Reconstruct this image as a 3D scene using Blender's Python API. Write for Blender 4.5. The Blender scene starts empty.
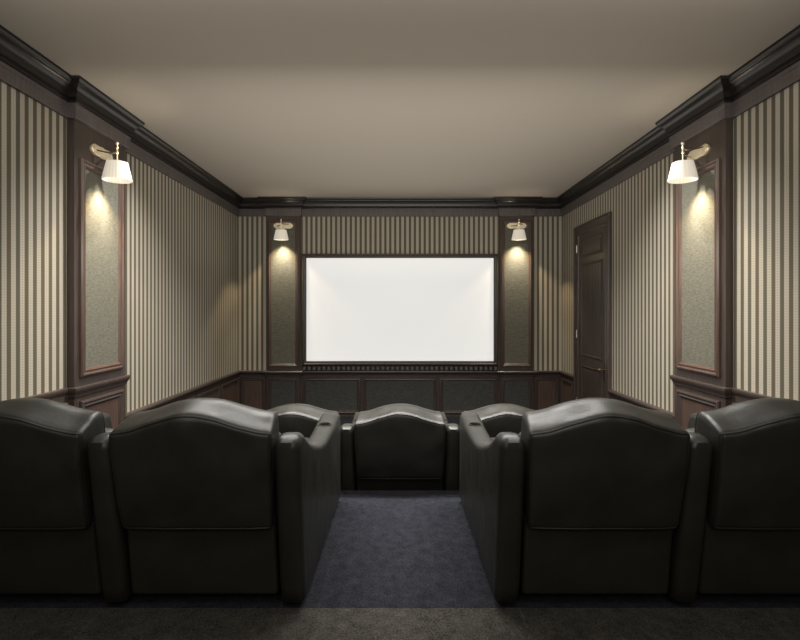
import bpy, bmesh, math, random
from mathutils import Vector, Matrix, noise
random.seed(3)
S = bpy.context.scene
C = S.collection
PI = math.pi

# ------------------------------------------------------------------ camera, world, light, exposure
W, D, CEIL, YB = 2.40, 7.41, 3.26, -2.6          # half width, front wall, ceiling height, rear wall
PLAT, PEDGE = 0.345, 3.54                        # raised seating platform
cam = bpy.data.cameras.new('camera'); co = bpy.data.objects.new('camera', cam); C.objects.link(co)
co.location = (0, 0, 1.63); co.rotation_euler = (PI/2, 0, 0)
cam.sensor_width = 36; cam.lens = 36*500/800; cam.shift_y = -11/800; cam.clip_start = .05
S.camera = co
w = bpy.data.worlds.new('world'); S.world = w; w.use_nodes = True
w.node_tree.nodes['Background'].inputs[0].default_value = (0, 0, 0, 1)
w.node_tree.nodes['Background'].inputs[1].default_value = 0
S.view_settings.view_transform = 'Standard'; S.view_settings.look = 'None'
S.view_settings.gamma = 1; S.view_settings.use_curve_mapping = False
S.view_settings.exposure = 0.0

def area(name, loc, rot, sx, sy, power, col):
    l = bpy.data.lights.new(name, 'AREA'); l.shape = 'RECTANGLE'; l.size = sx; l.size_y = sy
    l.energy = power; l.color = col
    o = bpy.data.objects.new(name, l); C.objects.link(o); o.location = loc; o.rotation_euler = rot
    return o
# added fill lamps, no fixtures: towards the ceiling, over the rear row, two washes
area('ceiling_fill_light', (0, 5.0, 2.05), (PI, 0, 0), 3.6, 4.2, 17, (1, .94, .83))
area('rear_row_fill_light', (0, 2.2, 3.18), (math.radians(42), 0, 0), 4.2, .4, 30, (1, .96, .90))  # unseen fill angled to the front, no fitted lamp bank
area('front_wash_light', (0, 3.0, 2.10), (math.radians(74), 0, 0), 3.8, .4, 34, (1, .95, .86))
area('rear_wash_light', (0, -1.2, 2.7), (math.radians(60), 0, 0), 4.0, .8, 38, (1, .95, .86))
area('rear_fill_light', (0, .4, 3.2), (0, 0, 0), 3.6, 1.2, 26, (1, .94, .84))  # fill added above the viewer, not a fitted ceiling lamp
for x_ in (-1.8, -1.4, -1, -.6, -.2, .2, .6, 1, 1.4, 1.8):               # added spots without fixtures, to brighten the chair tops
    l = bpy.data.lights.new('seat_fill_spot', 'SPOT'); l.energy = 130; l.color = (1, .97, .92); l.spot_size = math.radians(120); l.spot_blend = 1; l.shadow_soft_size = 0
    o = bpy.data.objects.new('seat_fill_spot', l); C.objects.link(o); o.location = (x_, 4.1, 3.24)

# ------------------------------------------------------------------ materials
def mat(name, base=(.5, .5, .5), rough=.5, metal=0, spec=.5):
    m = bpy.data.materials.new(name); m.use_nodes = True
    b = m.node_tree.nodes['Principled BSDF']
    b.inputs['Base Color'].default_value = (*base, 1); b.inputs['Roughness'].default_value = rough
    b.inputs['Metallic'].default_value = metal; b.inputs['Specular IOR Level'].default_value = spec
    return m, m.node_tree, b
def N(t, ty, **kw):
    n = t.nodes.new(ty)
    for k, v in kw.items(): setattr(n, k, v)
    return n
def mth(t, op, a, b=None, c=None):
    n = N(t, 'ShaderNodeMath', operation=op)
    for i, x in enumerate((a, b, c)):
        if x is None: continue
        if isinstance(x, (int, float)): n.inputs[i].default_value = x
        else: t.links.new(x, n.inputs[i])
    return n.outputs[0]
def mixc(t, f, a, b):
    n = N(t, 'ShaderNodeMix', data_type='RGBA')
    for i, x in ((0, f), (6, a), (7, b)):
        if isinstance(x, (int, float)): n.inputs[i].default_value = x
        elif isinstance(x, tuple): n.inputs[i].default_value = (*x, 1)
        else: t.links.new(x, n.inputs[i])
    return n.outputs[2]
def noise_tex(t, scale, detail=3, vec=None, mapscale=None, rough=.5):
    tc = N(t, 'ShaderNodeTexCoord'); n = N(t, 'ShaderNodeTexNoise')
    n.inputs['Scale'].default_value = scale; n.inputs['Detail'].default_value = detail
    n.inputs['Roughness'].default_value = rough
    mp = N(t, 'ShaderNodeMapping'); t.links.new(tc.outputs['Object'], mp.inputs[0])
    if mapscale: mp.inputs['Scale'].default_value = mapscale
    t.links.new(mp.outputs[0], n.inputs['Vector'])
    return n.outputs['Fac']
def bump(t, b, h, strength, dist=.01):
    n = N(t, 'ShaderNodeBump'); n.inputs['Strength'].default_value = strength; n.inputs['Distance'].default_value = dist
    t.links.new(h, n.inputs['Height']); t.links.new(n.outputs[0], b.inputs['Normal'])
def ramp(t, f, lo, hi):
    n = N(t, 'ShaderNodeMapRange'); t.links.new(f, n.inputs[0]); n.inputs[1].default_value = lo; n.inputs[2].default_value = hi
    return n.outputs[0]

def wood_mat(name, c1, c2, rough):
    m, t, b = mat(name, rough=rough)
    f = noise_tex(t, 9, 5, mapscale=(6, 6, .5))
    t.links.new(mixc(t, ramp(t, f, .3, .7), c1, c2), b.inputs['Base Color'])
    bump(t, b, f, .08, .004)
    return m
wood = wood_mat('dark_wood', (.036, .026, .022), (.058, .042, .036), .34)
woodred = wood_mat('panel_wood', (.056, .036, .028), (.092, .058, .044), .36)
crownm = wood_mat('crown_wood', (.008, .0065, .006), (.014, .011, .010), .28)
friezem = wood_mat('frieze_wood', (.070, .058, .057), (.105, .090, .088), .36)

def paper(axis):
    m, t, b = mat('striped_wallpaper_'+axis, rough=.62, spec=.25)
    tc = N(t, 'ShaderNodeTexCoord'); sp = N(t, 'ShaderNodeSeparateXYZ'); t.links.new(tc.outputs['Object'], sp.inputs[0])
    a = sp.outputs['X' if axis == 'x' else 'Y']; z = sp.outputs['Z']
    ph = mth(t, 'FRACT', mth(t, 'MULTIPLY', mth(t, 'ADD', a, 20.0), 1/.073))
    d = mth(t, 'ABSOLUTE', mth(t, 'SUBTRACT', ph, .5))           # 0 at light stripe centre
    f = ramp(t, d, .255, .285)                                     # 1 in the dark stripe
    # fine beads in the light stripe
    zz = mth(t, 'ABSOLUTE', mth(t, 'SUBTRACT', mth(t, 'FRACT', mth(t, 'MULTIPLY', z, 1/.017)), .5))
    aa = mth(t, 'ABSOLUTE', mth(t, 'SUBTRACT', d, .13))
    bead = mth(t, 'MULTIPLY', ramp(t, zz, .30, .2), ramp(t, aa, .09, .05))
    lt = mixc(t, mth(t, 'MULTIPLY', bead, .55), (.36, .33, .27), (.52, .485, .415))
    # the dark stripes alternate a greener and a browner brown
    k = mth(t, 'GREATER_THAN', mth(t, 'FRACT', mth(t, 'ADD', mth(t, 'MULTIPLY', mth(t, 'ADD', a, 20.0), .5/.073), .25)), .5)
    dk = mixc(t, k, (.105, .083, .055), (.094, .085, .062))
    diag = mth(t, 'FRACT', mth(t, 'MULTIPLY', mth(t, 'ADD', z, a), 1/.012))
    dk = mixc(t, mth(t, 'MULTIPLY', mth(t, 'GREATER_THAN', diag, .5), .3), dk, (.12, .10, .065))
    t.links.new(mixc(t, f, lt, dk), b.inputs['Base Color'])
    return m
paper_x, paper_y = paper('x'), paper('y')

def fabric_mat(name, c1, c2):
    m, t, b = mat(name, rough=.85, spec=.2)
    f1 = noise_tex(t, 40, 3, mapscale=(.6, .6, 7)); f2 = noise_tex(t, 60, 3, mapscale=(5, 5, .5))
    f = mth(t, 'ADD', mth(t, 'MULTIPLY', f1, .7), mth(t, 'MULTIPLY', f2, .3))
    t.links.new(mixc(t, ramp(t, f, .38, .62), c1, c2), b.inputs['Base Color'])
    bump(t, b, f, .25, .003)
    return m
fabric = fabric_mat('lit_woven_fabric', (.080, .077, .060), (.150, .144, .116))  # the dark fabric again, with sconce light put into its colour
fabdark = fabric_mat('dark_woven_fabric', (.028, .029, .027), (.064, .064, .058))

def carpet(name, c1, c2):
    m, t, b = mat(name, rough=.95, spec=.1)
    f = noise_tex(t, 130, 4, rough=.75); g = noise_tex(t, 22, 3)
    h = mth(t, 'ADD', mth(t, 'MULTIPLY', f, .75), mth(t, 'MULTIPLY', g, .25))
    t.links.new(mixc(t, ramp(t, h, .38, .64), c1, c2), b.inputs['Base Color'])
    bump(t, b, f, .6, .01)
    return m
carpet_bluelit = carpet('blue_lit_carpet', (.006, .0064, .0085), (.031, .033, .043))  # same carpet as the rear, bluish screen light put into its colour
carpet_brownlit = carpet('brown_lit_carpet', (.018, .017, .015), (.080, .075, .066))  # same carpet, the browner light at the rear put into its colour
ceilm, t, b = mat('ceiling_paint', (.52, .47, .41), .8, spec=.2)

def leather_mat(name, c1, c2, r):
    m, t, b = mat(name, rough=r, spec=.5)
    f = noise_tex(t, 5, 4); g = noise_tex(t, 260, 2); k = noise_tex(t, 14, 3, mapscale=(1, 1, .5))
    t.links.new(mixc(t, ramp(t, f, .3, .7), c1, c2), b.inputs['Base Color'])
    t.links.new(mth(t, 'ADD', mth(t, 'MULTIPLY', k, .22), r-.10), b.inputs['Roughness'])
    h = mth(t, 'ADD', mth(t, 'MULTIPLY', g, .12), k)
    bump(t, b, h, .18, .012)
    return m
leather = leather_mat('dark_leather', (.013, .0125, .0095), (.021, .020, .016), .42)
pipem = leather_mat('piping_leather', (.009, .009, .007), (.014, .014, .011), .45)
black, _, _ = mat('black_plastic', (.006, .006, .006), .5)
brass, _, _ = mat('brass', (.92, .83, .62), .34, .75)
bronze, _, _ = mat('bronze', (.22, .15, .08), .35, 1)
steel, _, _ = mat('hinge_metal', (.4, .38, .35), .45, 1)
def emis(name, base, col, st, rough=.6):
    m, t, b = mat(name, base, rough)
    b.inputs['Emission Color'].default_value = (*col, 1); b.inputs['Emission Strength'].default_value = st
    return m
screenm = emis('screen_surface', (.5, .5, .5), (1, .995, .97), .58)
shadem, t, b = mat('pleated_shade', (.62, .58, .50), .7)
# pleats in the lit cloth
tc = N(t, 'ShaderNodeTexCoord'); sp = N(t, 'ShaderNodeSeparateXYZ'); t.links.new(tc.outputs['Object'], sp.inputs[0])
an = mth(t, 'ARCTAN2', sp.outputs[1], sp.outputs[0])
pl = mth(t, 'ADD', mth(t, 'MULTIPLY', mth(t, 'SINE', mth(t, 'MULTIPLY', an, 26.0)), .1), .9)
b.inputs['Emission Color'].default_value = (1, .90, .74, 1)
t.links.new(mth(t, 'MULTIPLY', pl, .40), b.inputs['Emission Strength'])
bulbm = emis('bulb_glass', (.9, .9, .9), (1, .84, .58), 6)

# ------------------------------------------------------------------ helpers
def link(name, bm, m, parent=None, smooth=True, ang=40, loc=None):
    me = bpy.data.meshes.new(name); bm.normal_update()
    bmesh.ops.recalc_face_normals(bm, faces=bm.faces)
    bm.to_mesh(me); bm.free()
    o = bpy.data.objects.new(name, me); C.objects.link(o); me.materials.append(m)
    if smooth:
        for p in me.polygons: p.use_smooth = True
        me.set_sharp_from_angle(angle=math.radians(ang))
    if parent: o.parent = parent
    if loc: o.location = loc
    return o
def tag(o, label=None, cat=None, group=None, kind=None):
    if label: o['label'] = label
    if cat: o['category'] = cat
    if group: o['group'] = group
    if kind: o['kind'] = kind
    return o
def empty(name, loc, rz=0):
    o = bpy.data.objects.new(name, None); C.objects.link(o); o.location = loc; o.rotation_euler = (0, 0, rz)
    o.empty_display_size = .1
    return o
def struct(o, label, cat='wall trim'):
    return tag(o, label, cat, kind='structure')
def add_box(bm, x0, x1, y0, y1, z0, z1, bev=0):
    r = bmesh.ops.create_cube(bm, size=1, matrix=Matrix.Translation(((x0+x1)/2, (y0+y1)/2, (z0+z1)/2)) @ Matrix.Diagonal((abs(x1-x0), abs(y1-y0), abs(z1-z0), 1)))
    if bev:
        es = {e for v in r['verts'] for e in v.link_edges}
        bmesh.ops.bevel(bm, geom=list(es), offset=bev, segments=2, affect='EDGES')
def box(name, x0, x1, y0, y1, z0, z1, m, parent=None, bev=0):
    bm = bmesh.new(); add_box(bm, x0, x1, y0, y1, z0, z1, bev)
    return link(name, bm, m, parent)
def add_tube(bm, pts, r, seg=8, closed=False):
    pts = [Vector(p) for p in pts]; n = len(pts); rings = []; up = None
    for i, p in enumerate(pts):
        a = pts[(i-1) % n] if (closed or i) else p
        c = pts[(i+1) % n] if (closed or i < n-1) else p
        d = (c-a).normalized()
        if up is None:
            up = d.orthogonal().normalized()
        up = (up - d*up.dot(d)).normalized(); s = d.cross(up)
        rr = r[i] if isinstance(r, (list, tuple)) else r
        rings.append([bm.verts.new(p + rr*(math.cos(2*PI*k/seg)*up + math.sin(2*PI*k/seg)*s)) for k in range(seg)])
    for i in range(n if closed else n-1):
        A, B = rings[i], rings[(i+1) % n]
        # closed loops: align the last ring with the first
        off = 0
        if closed and i == n-1:
            off = min(range(seg), key=lambda k: (A[0].co-B[k].co).length)
        for k in range(seg):
            bm.faces.new((A[k], A[(k+1) % seg], B[(k+1+off) % seg], B[(k+off) % seg]))
    if not closed:
        bm.faces.new(rings[0]); bm.faces.new(rings[-1])
def add_lathe(bm, prof, c=(0, 0, 0), seg=24, close=False):
    rings = []
    for r, z in prof:
        rings.append([bm.verts.new((c[0]+r*math.cos(2*PI*k/seg), c[1]+r*math.sin(2*PI*k/seg), c[2]+z)) for k in range(seg)])
    n = len(rings)
    for i in range(n if close else n-1):
        A, B = rings[i], rings[(i+1) % n]
        for k in range(seg): bm.faces.new((A[k], A[(k+1) % seg], B[(k+1) % seg], B[k]))
def sweep(bm, path, prof):
    """Mitred sweep of a closed profile (out, z) along a plan polyline; 'out' points to the right of travel."""
    P = [Vector(p) for p in path]; n = len(P); rings = []
    def nrm(a, b): d = (b-a).normalized(); return Vector((d.y, -d.x))
    for i, p in enumerate(P):
        if i == 0: m = nrm(P[0], P[1])
        elif i == n-1: m = nrm(P[-2], P[-1])
        else:
            a, b = nrm(P[i-1], p), nrm(p, P[i+1]); m = (a+b).normalized(); m = m/max(.3, m.dot(a))
        rings.append([bm.verts.new((p.x+m.x*o, p.y+m.y*o, z)) for o, z in prof])
    k = len(prof)
    for i in range(n-1):
        for j in range(k): bm.faces.new((rings[i][j], rings[i+1][j], rings[i+1][(j+1) % k], rings[i][(j+1) % k]))
    bm.faces.new(rings[0]); bm.faces.new(rings[-1])
def frame_ring(bm, F, a0, a1, z0, z1, prof, three=False):
    """Mitred moulding round a rectangle; prof = [(inset, height)]; F maps (a, z, h) to world."""
    rings = []
    cs = ((a0, z0, 1, 1), (a0, z1, 1, -1), (a1, z1, -1, -1), (a1, z0, -1, 1))
    for a, z, sa, sz in cs:
        rings.append([bm.verts.new(F(a+sa*i, z+(0 if (three and sz == 1) else sz*i), h)) for i, h in prof])
    k = len(prof)
    for i in range(3 if three else 4):
        A, B = rings[i], rings[(i+1) % 4]
        for j in range(k-1): bm.faces.new((A[j], B[j], B[j+1], A[j+1]))
        bm.faces.new((A[k-1], B[k-1], B[0], A[0]))
    if three: bm.faces.new(rings[0]); bm.faces.new(rings[3])
def F_left(off): return lambda a, z, h: (-W+off+h, a, z)
def F_right(off): return lambda a, z, h: (W-off-h, a, z)
def F_front(off): return lambda a, z, h: (a, D-off-h, z)
def slab(bm, F, a0, a1, z0, z1, h0, h1):
    p, q = F(a0, z0, h0), F(a1, z1, h1)
    add_box(bm, min(p[0], q[0]), max(p[0], q[0]), min(p[1], q[1]), max(p[1], q[1]), min(p[2], q[2]), max(p[2], q[2]))
MOULD = [(0, 0), (0, .016), (.006, .026), (.014, .028), (.020, .020), (.026, .018), (.034, .022), (.040, .018), (.048, .008), (.052, .002)]

# ------------------------------------------------------------------ shell
T = .12
struct(box('floor', -W-T, W+T, PEDGE-.3, D+T, -.1, .03, carpet_bluelit), 'lower carpeted floor of the cinema room', 'floor')
struct(box('platform', -W, W, 2.15, PEDGE, -.02, PLAT, carpet_bluelit), 'raised carpeted seating platform under the rear recliners', 'platform')
struct(box('floor_rear', -W, W, YB, 2.15, -.02, PLAT-.0005, carpet_brownlit), 'carpet behind the rear recliners, brown light put into its colour', 'floor')
struct(box('ceiling', -W-T, W+T, YB-T, D+T, CEIL, CEIL+.1, ceilm), 'plain warm grey painted ceiling', 'ceiling')
struct(box('wall_left', -W-T, -W, YB, D, -.1, CEIL, paper_y), 'left wall with vertically striped beige and brown wallpaper', 'wall')
struct(box('wall_right', W, W+T, YB, D, -.1, CEIL, paper_y), 'right wall with striped wallpaper and the door', 'wall')
struct(box('wall_front', -W-T, W+T, D, D+T, -.1, CEIL, paper_x), 'front wall with striped wallpaper behind the screen', 'wall')
struct(box('wall_back', -W-T, W+T, YB-T, YB, -.1, CEIL, paper_x), 'back wall behind the viewer', 'wall')

# pilasters
Q = .055                                # projection
PY0, PY1 = 3.60, 4.27                   # side pilasters
PXO, PXI = 1.955, 1.475                 # front pilasters, |x| outer and inner
RH, RL = 1.065, .72                     # rail tops, raised and lower part
ZF = 3.0                                # frieze bottom
def rect_path(pts): return pts
room_path = [(-W, YB), (-W, PY0), (-W+Q, PY0), (-W+Q, PY1), (-W, PY1), (-W, D), (-PXO, D), (-PXO, D-Q), (-PXI, D-Q), (-PXI, D),
             (PXI, D), (PXI, D-Q), (PXO, D-Q), (PXO, D), (W, D), (W, PY1), (W-Q, PY1), (W-Q, PY0), (W, PY0), (W, YB)]
crown_prof = [(-.01, 3.105), (.032, 3.105), (.040, 3.110), (.042, 3.118), (.036, 3.125), (.034, 3.134), (.046, 3.140), (.050, 3.152),
              (.052, 3.170), (.060, 3.190), (.074, 3.206), (.090, 3.216), (.092, 3.224), (.100, 3.230), (.108, 3.242), (.110, CEIL), (-.01, CEIL)]
bm = bmesh.new(); sweep(bm, room_path, crown_prof)
struct(link('trim_1', bm, crownm, ang=25), 'dark wooden crown moulding round the top of the room')
frieze_prof = [(-.01, ZF), (.024, ZF), (.026, ZF+.004), (.026, 3.075), (.030, 3.078), (.030, 3.104), (-.01, 3.104)]
bm = bmesh.new(); sweep(bm, room_path, frieze_prof)
struct(link('trim_2', bm, friezem, ang=25), 'greyish wooden frieze band below the crown moulding')

def rail_prof(zt, k=1):
    return [(o*k if o > 0 else o, z) for o, z in [(.012, zt-.075), (.020, zt-.072), (.022, zt-.058), (.030, zt-.050), (.040, zt-.040), (.050, zt-.030), (.054, zt-.018), (.052, zt-.006), (.044, zt), (-.01, zt), (-.01, zt-.075)]]
DY0, DY1 = 5.66, 6.80                   # door casing on the right wall
# lower chair rail: left wall, front wall, up to the door; then door to pilaster
bm = bmesh.new()
sweep(bm, room_path[4:15] + [(W, DY1)], rail_prof(RL))
struct(link('trim_3', bm, wood, ang=25), 'dark wooden chair rail along the left and front walls')
bm = bmesh.new(); sweep(bm, [(W, DY0), (W, PY1+.0)], rail_prof(RL))
struct(link('trim_4', bm, wood, ang=25), 'dark wooden chair rail between the door and the right pilaster')
for i, pth, sd in ((5, [(-W, YB), (-W, PY0), (-W+Q, PY0), (-W+Q, PY1), (-W-.0, PY1)], 'left'), (6, [(W, PY1), (W-Q, PY1), (W-Q, PY0), (W, PY0), (W, YB)], 'right')):
    bm = bmesh.new(); sweep(bm, pth, rail_prof(RH, .5))
    struct(link('trim_%d' % i, bm, wood, ang=25), 'raised dark wooden chair rail wrapping the %s wall pilaster' % sd)

# wainscots
def wainscot(name, label, F, a0, a1, z0, zt, panels, m_board, m_field, prof=MOULD, ztop=.10):
    root = empty(name, (0, 0, 0)); struct(root, label, 'wainscot')
    bm = bmesh.new(); slab(bm, F, a0, a1, z0, zt-.02, -.005, .014)
    link('backing_board', bm, m_board, root)
    bm = bmesh.new(); slab(bm, F, a0, a1, z0, z0+.055, .014, .030)
    link('baseboard', bm, wood, root)
    for p0, p1 in panels:
        bm = bmesh.new(); frame_ring(bm, F, p0, p1, z0+.085, zt-ztop, [(i, h+.012) for i, h in prof])
        link('panel_moulding', bm, wood, root, ang=20)
        bm = bmesh.new(); slab(bm, F, p0+.045, p1-.045, z0+.13, zt-ztop-.045, .012, .018)
        link('panel_field', bm, m_field, root)
    return root
def split(a0, a1, n, g=.06):
    w_ = (a1-a0)/n
    return [(a0+i*w_+g/2, a0+(i+1)*w_-g/2) for i in range(n)]
wainscot('trim_7', 'dark panelled wainscot on the lower left wall', F_left(0), PY1, D-.0, 0, RL, split(PY1, D-.02, 4), wood, woodred)
wainscot('trim_8', 'dark panelled wainscot on the left wall beside the raised platform', F_left(0), YB, PY0, PLAT, RH, split(YB, PY0, 8), wood, woodred)
wainscot('trim_9', 'dark panelled wainscot on the right wall before the door', F_right(0), PY1, DY0, 0, RL, split(PY1, DY0, 2), wood, woodred)
wainscot('trim_10', 'short dark wainscot between the door and the front corner', F_right(0), DY1, D, 0, RL, [(DY1+.06, D-.05)], wood, woodred)
wainscot('trim_11', 'dark panelled wainscot on the right wall beside the raised platform', F_right(0), YB, PY0, PLAT, RH, split(YB, PY0, 8), wood, woodred)
wainscot('trim_12', 'reddish wooden wainscot panel in the left front corner', F_front(0), -W+.015, -PXO, 0, RL, [(-W+.055, -PXO-.035)], wood, woodred)
wainscot('trim_13', 'reddish wooden wainscot panel in the right front corner', F_front(0), PXO, W-.015, 0, RL, [(PXO+.035, W-.055)], wood, woodred)
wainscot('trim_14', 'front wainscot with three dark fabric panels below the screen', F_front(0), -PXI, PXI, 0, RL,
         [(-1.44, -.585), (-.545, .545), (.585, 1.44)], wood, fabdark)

def pilaster(name, label, F, a0, a1, zrail, zbase, side):
    root = empty(name, (0, 0, 0)); struct(root, label, 'pilaster')
    bm = bmesh.new(); slab(bm, F, a0, a1, 0, ZF+.11, -Q, 0); link('pilaster_body', bm, wood, root)
    e = .075 if side else .045
    ring = [(i*1.25, h*.9) for i, h in MOULD] if side else [(i*.8, h*.8) for i, h in MOULD]
    zt = 2.735 if side else 2.93
    bm = bmesh.new(); frame_ring(bm, F, a0+e-.02, a1-e+.02, zrail+.065, zt, ring); link('panel_moulding', bm, woodred, root, ang=20)
    ii = ring[-1][0]-.004
    bm = bmesh.new(); slab(bm, F, a0+e-.02+ii, a1-e+.02-ii, zrail+.065+ii, zt-ii, -.002, .004); link('fabric_panel', bm, fabric, root)
    bm = bmesh.new(); frame_ring(bm, F, a0+e-.02, a1-e+.02, zbase+.10, zrail-.11, ring); link('panel_moulding', bm, wood, root, ang=20)
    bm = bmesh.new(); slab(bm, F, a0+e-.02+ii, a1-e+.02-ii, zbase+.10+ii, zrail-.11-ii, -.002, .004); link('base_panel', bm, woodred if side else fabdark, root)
    bm = bmesh.new(); slab(bm, F, a0-.008, a1+.008, zbase, zbase+.07, -Q, .015); link('plinth', bm, wood, root)
    return root
pilaster('trim_15', 'dark wooden pilaster with grey woven panel on the left wall', F_left(Q), PY0, PY1, RH, PLAT, True)
pilaster('trim_16', 'dark wooden pilaster with grey woven panel on the right wall', F_right(Q), PY0, PY1, RH, PLAT, True)
pilaster('trim_17', 'narrow fabric faced pilaster left of the screen', F_front(Q), -PXO, -PXI, RL, 0, False)
pilaster('trim_18', 'narrow fabric faced pilaster right of the screen', F_front(Q), PXI, PXO, RL, 0, False)

# dentil band below the screen; shaded gaps and lit faces put into the colours
bm = bmesh.new(); add_box(bm, -1.45, 1.45, D-.030, D, RL+.002, RL+.075)
band = link('trim_19', bm, crownm)
bm = bmesh.new()
n = 40
for i in range(n):
    x = -1.44+2.88*(i+.5)/n; add_box(bm, x-.020, x+.020, D-.075, D-.034, RL+.012, RL+.060)
link('dentils', bm, friezem, band)
struct(band, 'dark dentil moulding running below the screen')
# small dentils under the rail
bm = bmesh.new()
for i in range(70):
    x = -1.44+2.88*(i+.5)/70; add_box(bm, x-.011, x+.011, D-.034, D-.012, RL-.098, RL-.074)
struct(link('trim_20', bm, wood), 'fine row of small dentils under the front chair rail')

# ------------------------------------------------------------------ door
dr = empty('door_1', (W, (DY0+DY1)/2, 0)); struct(dr, 'dark brown wooden panelled door in the right wall', 'door')
def dpart(name, bm, m, par=dr, ang=20):
    bmesh.ops.translate(bm, verts=bm.verts, vec=(-W, -(DY0+DY1)/2, 0))
    return link(name, bm, m, par, ang=ang)
FR = F_right(0)
bm = bmesh.new()
frame_ring(bm, FR, DY0, DY1, 0, 2.735, [(0, 0), (0, .030), (.010, .042), (.022, .044), (.030, .034), (.050, .030), (.075, .030), (.095, .026), (.115, .030), (.130, .022), (.135, 0)], three=True)
dpart('door_casing', bm, wood)
L0, L1, LZ = DY0+.13, DY1-.13, 2.61
bm = bmesh.new(); slab(bm, FR, L0, L1, .005, LZ, -.005, .012); leaf = dpart('door_leaf', bm, wood)
DM = [(0, .010), (0, .018), (.012, .024), (.024, .018), (.034, .012), (.036, .010)]
for z0, z1 in ((2.30, 2.53), (1.02, 2.22), (.12, .90)):
    bm = bmesh.new(); frame_ring(bm, FR, L0+.10, L1-.10, z0, z1, DM); dpart('panel_moulding', bm, wood, leaf)
    bm = bmesh.new()
    if z1 == 2.53: slab(bm, FR, L0+.15, L1-.15, z0+.05, z1-.05, .010, .019)
    else:
        k = 7; w_ = (L1-L0-.28)/k
        for i in range(k): slab(bm, FR, L0+.14+i*w_+.003, L0+.14+(i+1)*w_-.003, z0+.04, z1-.04, .010, .016)
    dpart('door_panel', bm, wood, leaf)
bm = bmesh.new()
add_box(bm, W-.022, W-.012, L0+.025, L0+.065, .80, 1.0)
add_tube(bm, [(W-.02, L0+.045, .92), (W-.065, L0+.045, .92), (W-.075, L0+.06, .92), (W-.072, L0+.15, .915)], .009)
dpart('door_handle', bm, bronze, leaf)
for z in (.4, 1.3, 2.43):
    bm = bmesh.new(); add_tube(bm, [(W-.040, L1+.004, z-.05), (W-.040, L1+.004, z+.05)], .011); dpart('hinge', bm, steel, leaf)

# ------------------------------------------------------------------ projection screen
sr = empty('projection_screen', (0, D, 1.6)); tag(sr, 'wide blank white projection screen in a dark frame on the front wall', 'projection screen')
bm = bmesh.new()
F = lambda a, z, h: (a, -h, z-1.6)
frame_ring(bm, F, -1.445, 1.445, .80, 2.445, [(0, 0), (0, .045), (.008, .060), (.020, .062), (.028, .050), (.040, .046), (.050, .048), (.058, .036), (.064, .020), (.064, 0)])
link('screen_frame', bm, wood, sr, ang=20)
bm = bmesh.new(); add_box(bm, -1.39, 1.39, -.022, -.002, .855-1.6, 2.39-1.6)
link('screen_surface', bm, screenm, sr)

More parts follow.
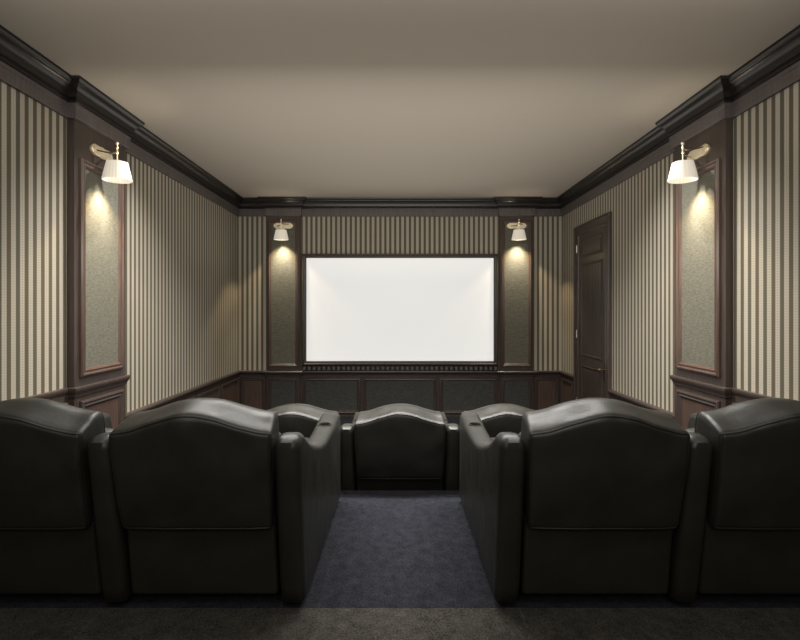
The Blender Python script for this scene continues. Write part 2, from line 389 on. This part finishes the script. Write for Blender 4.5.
# ------------------------------------------------------------------ wall sconces
def sconce(loc, rz, label, power, dx=0):
    """Local: wall plane at y=0, lamp hangs at -y, plate long along x."""
    r = empty('wall_sconce', loc, rz); tag(r, label, 'wall lamp', 'brass wall sconces with pleated shades')
    bm = bmesh.new()
    for (sx, sz, y0, y1) in ((.145, .043, -.010, 0), (.128, .030, -.018, -.010)):
        o = [(-sx, 0), (-sx+.012, sz*.55), (-sx+.045, sz), (-.03, sz*.93), (0, sz*1.05), (.03, sz*.93), (sx-.045, sz), (sx-.012, sz*.55), (sx, 0)]
        o = o + [(x, -z) for x, z in o[-2:0:-1]]
        a = [bm.verts.new((x+dx, y0, z-.012)) for x, z in o]; b_ = [bm.verts.new((x+dx, y1, z-.012)) for x, z in o]
        bm.faces.new(a); bm.faces.new(b_[::-1])
        for i in range(len(o)): bm.faces.new((a[i], a[(i+1) % len(o)], b_[(i+1) % len(o)], b_[i]))
    link('back_plate', bm, brass, r, ang=20)
    ly = -.145
    for sx in (-1, 1):
        bm = bmesh.new()
        pts = []
        for i in range(13):
            u = i/12; pts.append(((sx*.085+dx)*(1-u)**1.4, -.015+(ly+.015)*math.sin(u*PI/2)**1.0, -.002-.012*math.sin(u*PI)+sx*.012))
        add_tube(bm, pts, .0055, 8); link('arm', bm, bronze, r)
    bm = bmesh.new()
    add_lathe(bm, [(.001, .064), (.010, .060), (.013, .052), (.010, .044), (.005, .040), (.006, .030), (.010, .024), (.010, .014), (.006, .010), (.006, -.012), (.011, -.016), (.011, -.024), (.005, -.028), (.005, -.12), (.014, -.125), (.016, -.165), (.001, -.166)], (0, ly, 0), 14)
    link('stem', bm, brass, r)
    bm = bmesh.new()
    zt, zb, seg = -.095, -.235, 78
    prof = [(.074, zt), (.0905, (zt+zb)/2), (.105, zb), (.102, zb), (.0875, (zt+zb)/2), (.071, zt)]
    rings = []
    for rr, z in prof: rings.append([bm.verts.new(((rr+.0016*(k % 3 == 0))*math.cos(2*PI*k/seg), (rr+.0016*(k % 3 == 0))*math.sin(2*PI*k/seg), z-zt)) for k in range(seg)])
    for i in range(6):
        A, B = rings[i], rings[(i+1) % 6]
        for k in range(seg): bm.faces.new((A[k], A[(k+1) % seg], B[(k+1) % seg], B[k]))
    sh = link('lamp_shade', bm, shadem, r, loc=(0, ly, zt))
    bm = bmesh.new()
    add_tube(bm, [(0, 0, 0), (.072, 0, 0)], .002, 6); add_tube(bm, [(0, 0, 0), (-.036, .062, 0)], .002, 6); add_tube(bm, [(0, 0, 0), (-.036, -.062, 0)], .002, 6)
    link('shade_spider', bm, brass, sh)
    bm = bmesh.new(); bmesh.ops.create_uvsphere(bm, u_segments=14, v_segments=10, radius=.019, matrix=Matrix.Translation((0, ly, -.180)))
    link('bulb', bm, bulbm, r)
    l = bpy.data.lights.new('sconce_light', 'SPOT'); l.energy = power*2.0; l.color = (1, .94, .80); l.spot_size = math.radians(62); l.spot_blend = .9; l.shadow_soft_size = .015
    o = bpy.data.objects.new('sconce_light', l); C.objects.link(o); o.parent = r; o.location = (0, ly+.03, -.135); o.rotation_euler = (math.radians(2), 0, 0)
    l = bpy.data.lights.new('sconce_glow', 'SPOT'); l.energy = power*.85; l.color = (1, .78, .48); l.spot_size = math.radians(98); l.spot_blend = .35; l.shadow_soft_size = .03
    o = bpy.data.objects.new('sconce_glow', l); C.objects.link(o); o.parent = r; o.location = (0, ly, -.20)
    l = bpy.data.lights.new('sconce_uplight', 'SPOT'); l.energy = power*.04; l.color = (1, .84, .62); l.spot_size = math.radians(130); l.spot_blend = .8; l.shadow_soft_size = .03
    o = bpy.data.objects.new('sconce_uplight', l); C.objects.link(o); o.parent = r; o.location = (0, ly-.03, -.13); o.rotation_euler = (PI, 0, 0)
    return r
SZ = 2.865
sconce((-W+Q, 3.89, SZ), PI/2, 'lit brass sconce with pleated cream shade on the left wall pilaster', 50, .035)
sconce((W-Q, 3.89, SZ), -PI/2, 'lit brass sconce with pleated cream shade on the right wall pilaster', 50, -.035)
sconce((-1.715, D-Q, SZ), 0, 'small lit brass sconce with cream shade left of the screen', 50)
sconce((1.715, D-Q, SZ), 0, 'small lit brass sconce with cream shade right of the screen', 50)

# ------------------------------------------------------------------ recliners
def rb_map(p, h, r):
    q = Vector([max(-(h[i]-r), min(h[i]-r, p[i])) for i in range(3)]); d = p-q
    return q + d.normalized()*r if d.length > 1e-9 else q
def samples(h, r, n):
    k = 4
    a = [-h + r*i/k for i in range(k)]; b_ = [-(h-r) + 2*(h-r)*i/n for i in range(n+1)]; c = [h-r + r*(i+1)/k for i in range(k)]
    return a+b_+c
def rbox(bm, c, h, r, nseg, deform=None):
    ax = [samples(h[i], r, nseg[i]) for i in range(3)]; cache = {}
    c = Vector(c)
    def V(i, j, k):
        key = (i, j, k)
        if key not in cache:
            p = rb_map(Vector((ax[0][i], ax[1][j], ax[2][k])), h, r)+c
            if deform: p = deform(p)
            cache[key] = bm.verts.new(p)
        return cache[key]
    n = [len(a)-1 for a in ax]
    for i in range(n[0]):
        for j in range(n[1]):
            for k in (0, n[2]): bm.faces.new((V(i, j, k), V(i+1, j, k), V(i+1, j+1, k), V(i, j+1, k)))
        for k in range(n[2]):
            for j in (0, n[1]): bm.faces.new((V(i, j, k), V(i+1, j, k), V(i+1, j, k+1), V(i, j, k+1)))
    for j in range(n[1]):
        for k in range(n[2]):
            for i in (0, n[0]): bm.faces.new((V(i, j, k), V(i, j+1, k), V(i, j+1, k+1), V(i, j, k+1)))

LEAN = .17
HB = .327                               # half width of the back cushion
BC, BH = Vector((0, .105, .59)), (HB, .105, .22)    # cushion before deformation: z .37 .. .81
def back_def(p):
    x, y, z = p
    w_ = max(0, min(1, (z-.37)/.44)); t_ = max(0, min(1, y/.21))
    cam_ = (.5+.5*math.cos(PI*min(1, abs(x)/HB)))**1.0
    z2 = z + w_**2*((.078-.016*t_)*cam_ + .052*(t_/.7 if t_ < .6 else 1-.143*math.exp(-(t_-.6)*10)) - .022)
    # soft swelling of the rear, waist and creases
    bul = (1-(x/HB)**2)*math.sin(PI*w_)
    y2 = y + (-.022*bul if y < .05 else 0) + (.035*(1-w_)**2 if y < .05 else 0)*0
    n_ = noise.noise(Vector((x*5+3, z*6, y*4)))*.010 + noise.noise(Vector((x*14, z*9+5, y*9)))*.003
    y2 += n_ if y < .1 else 0
    z2 += (noise.noise(Vector((x*9, y*9, 1)))*.006 if z > .7 else 0)
    x2 = x*(1-.05*t_*w_) * (1 - .05*(1-w_))
    return Vector((x2, y2 - LEAN*(z2-.0), z2))
def lean_def(p): return Vector((p.x, p.y-LEAN*p.z*max(0, 1-max(0, p.y-.05)/.25), p.z))

def arm_outline():
    top = [(.012, .715), (.020, .745), (.045, .762), (.085, .766), (.120, .756), (.155, .730), (.20, .695), (.27, .655), (.36, .618), (.47, .588), (.60, .570), (.75, .571), (.95, .582), (1.08, .596),
           (1.17, .602), (1.215, .588), (1.238, .535), (1.245, .49), (1.245, .30), (1.240, .03), (1.22, .012), (.05, .012), (.015, .03), (.008, .10), (.008, .3), (.010, .55)]
    return top
def arm_mesh(cx):
    """solid arm, plan narrower at the rear than at the front, rounded lengthwise edges"""
    o = arm_outline(); cen = Vector((.60, .30)); R = .036; bm = bmesh.new()
    # inset the outline by its normals
    n = len(o); nr = []
    for i in range(n):
        a, b_ = Vector(o[i-1]), Vector(o[(i+1) % n]); d = (b_-a).normalized(); nr.append(Vector((d.y, -d.x)))
    if nr[3].y < 0: nr = [-v for v in nr]
    rings = []
    steps = [(1, 1.0)] + []
    prof = []
    for k in range(5): th = k/4*PI/2; prof.append((1-math.cos(th), 1-math.sin(th)))    # (inset from side, inset from outline)
    full = [(-1, a, b_) for a, b_ in prof] + [(1, a, b_) for a, b_ in prof[::-1]]
    for s, side, out in full:
        ring = []
        for i in range(n):
            y, z = o[i]
            hw = .053 + .010*min(1, max(0, (y-.15)/.9))
            p = Vector((y, z)) - nr[i]*R*out
            x = s*(hw - R*side)
            yy, zz = p
            yy2 = yy - LEAN*zz*max(0, 1-max(0, yy-.03)/.35)
            ring.append(bm.verts.new((cx+x, yy2, zz)))
        rings.append(ring)
    for a, b_ in zip(rings, rings[1:]):
        for i in range(n): bm.faces.new((a[i], a[(i+1) % n], b_[(i+1) % n], b_[i]))
    bm.faces.new(rings[0]); bm.faces.new(rings[-1][::-1])
    return bm
def apply_bool(o, cutter_bm):
    me = bpy.data.meshes.new('cut'); cutter_bm.to_mesh(me); cutter_bm.free(); c = bpy.data.objects.new('cut', me); C.objects.link(c)
    md = o.modifiers.new('b', 'BOOLEAN'); md.object = c; md.operation = 'DIFFERENCE'; md.solver = 'EXACT'
    dg = bpy.context.evaluated_depsgraph_get(); dg.update()
    new = bpy.data.meshes.new_from_object(o.evaluated_get(dg))
    o.modifiers.clear(); o.data = new; bpy.data.objects.remove(c)
    for p in new.polygons: p.use_smooth = True
    new.set_sharp_from_angle(angle=math.radians(50))
CUPY = .93
_arm_cache = {}
def add_arm(cx, root):
    if 'a' not in _arm_cache:
        o = link('armrest', arm_mesh(0), leather, ang=50)
        cb = bmesh.new(); bmesh.ops.create_cone(cb, cap_ends=True, segments=28, radius1=.040, radius2=.040, depth=.14, matrix=Matrix.Translation((0, CUPY, .56)))
        apply_bool(o, cb); _arm_cache['a'] = o.data
        bpy.data.objects.remove(o)
        bm = bmesh.new(); add_lathe(bm, [(.0005, -.066), (.034, -.066), (.0385, -.060), (.0385, .001), (.043, .002), (.043, .0035), (.036, .0035), (.035, .001), (.034, -.002), (.034, -.060), (.0005, -.062)], (0, 0, 0), 28)
        c = link('cup_holder', bm, black); _arm_cache['c'] = c.data; bpy.data.objects.remove(c)
    a = bpy.data.objects.new('armrest', _arm_cache['a']); C.objects.link(a); a.parent = root; a.location = (cx, 0, 0)
    c = bpy.data.objects.new('cup_holder', _arm_cache['c']); C.objects.link(c); c.parent = a; c.location = (0, CUPY, .579)
def make_recliner():
    r = empty('recliner', (0, 0, 0))
    hw = .317
    bm = bmesh.new(); rbox(bm, BC, BH, .024, (28, 8, 22), back_def); bk = link('backrest', bm, leather, r, ang=80)
    # piping round the rear and front edges
    for y in (-BH[1], BH[1]):
        pts = []
        hx, hz = BH[0], BH[2]
        loop = [(-hx+2*hx*i/30, hz) for i in range(31)] + [(hx, hz-2*hz*i/16) for i in range(1, 17)] + [(hx-2*hx*i/30, -hz) for i in range(1, 31)] + [(-hx, -hz+2*hz*i/16) for i in range(1, 16)]
        for x, z in loop:
            p = rb_map(Vector((x, y, z)), BH, .024)+BC; pts.append(back_def(p))
        bm = bmesh.new(); add_tube(bm, pts, .0048, 8, closed=True); link('piping', bm, pipem, bk)
    # body below the cushion: rear panel, seat base
    bm = bmesh.new(); rbox(bm, (0, .12, .235), (hw, .09, .185), .02, (10, 3, 8), lambda p: Vector((p.x, p.y - LEAN*p.z*.8 + .002, p.z)))
    link('rear_panel', bm, leather, r, ang=80)
    bm = bmesh.new(); rbox(bm, (0, .66, .20), (hw, .50, .145), .02, (8, 10, 4)); link('seat_base', bm, leather, r, ang=80)
    bm = bmesh.new(); rbox(bm, (0, .73, .345), (hw-.004, .47, .085), .055, (16, 16, 4),
        lambda p: Vector((p.x, p.y, p.z+(.03*(1-(p.x/hw)**2) if p.z > .35 else 0)+noise.noise(p*6)*.006))); link('seat_cushion', bm, leather, r, ang=80)
    bm = bmesh.new(); rbox(bm, (0, .31, .50), (hw-.03, .09, .20), .06, (12, 4, 10),
        lambda p: Vector((p.x, p.y-LEAN*p.z*.9+.03*math.sin((p.z-.4)*8), p.z+.03*(1-(p.x/hw)**2)*(p.z > .6)))); link('back_cushion', bm, leather, r, ang=80)
    bm = bmesh.new(); rbox(bm, (0, 1.20, .225), (hw-.006, .035, .165), .028, (10, 2, 8)); link('footrest', bm, leather, r, ang=80)
    bm = bmesh.new(); add_box(bm, -hw+.01, hw-.01, .17, 1.17, 0, .062); link('base_plinth', bm, black, r)
    return r
def copy_tree(o, parent=None):
    c = o.copy(); C.objects.link(c); c.parent = parent
    for ch in list(o.children): copy_tree(ch, c)
    return c
proto = make_recliner()
HP = .382
spots = [  # x, y, z, arms, label, group
 (-.842, 2.125, PLAT, (-1, 1), 'large dark leather recliner of the rear row just left of the aisle', 'rear row recliners'),
 (.842, 2.125, PLAT, (-1, 1), 'large dark leather recliner of the rear row just right of the aisle', 'rear row recliners'),
 (-1.606, 2.125, PLAT, (-1,), 'dark leather recliner at the far left, cut off by the left edge of the photo', 'rear row recliners'),
 (1.606, 2.125, PLAT, (1,), 'dark leather recliner at the far right, cut off by the right edge of the photo', 'rear row recliners'),
 (0, 3.66, .03, (-1, 1), 'black leather recliner in the middle of the front row, facing the screen', 'front row recliners'),
 (-.764, 3.66, .03, (-1,), 'dark leather recliner of the front row left of the middle one, mostly hidden', 'front row recliners'),
 (.764, 3.66, .03, (1,), 'dark leather recliner of the front row right of the middle one, mostly hidden', 'front row recliners')]
for i, (x, y, z, arms, lab, grp) in enumerate(spots):
    o = proto if i == 0 else copy_tree(proto)
    o.location = (x, y, z); tag(o, lab, 'recliner', grp); spots[i] = (o, arms)
for o, arms in spots:
    for s in arms: add_arm(s*HP, o)
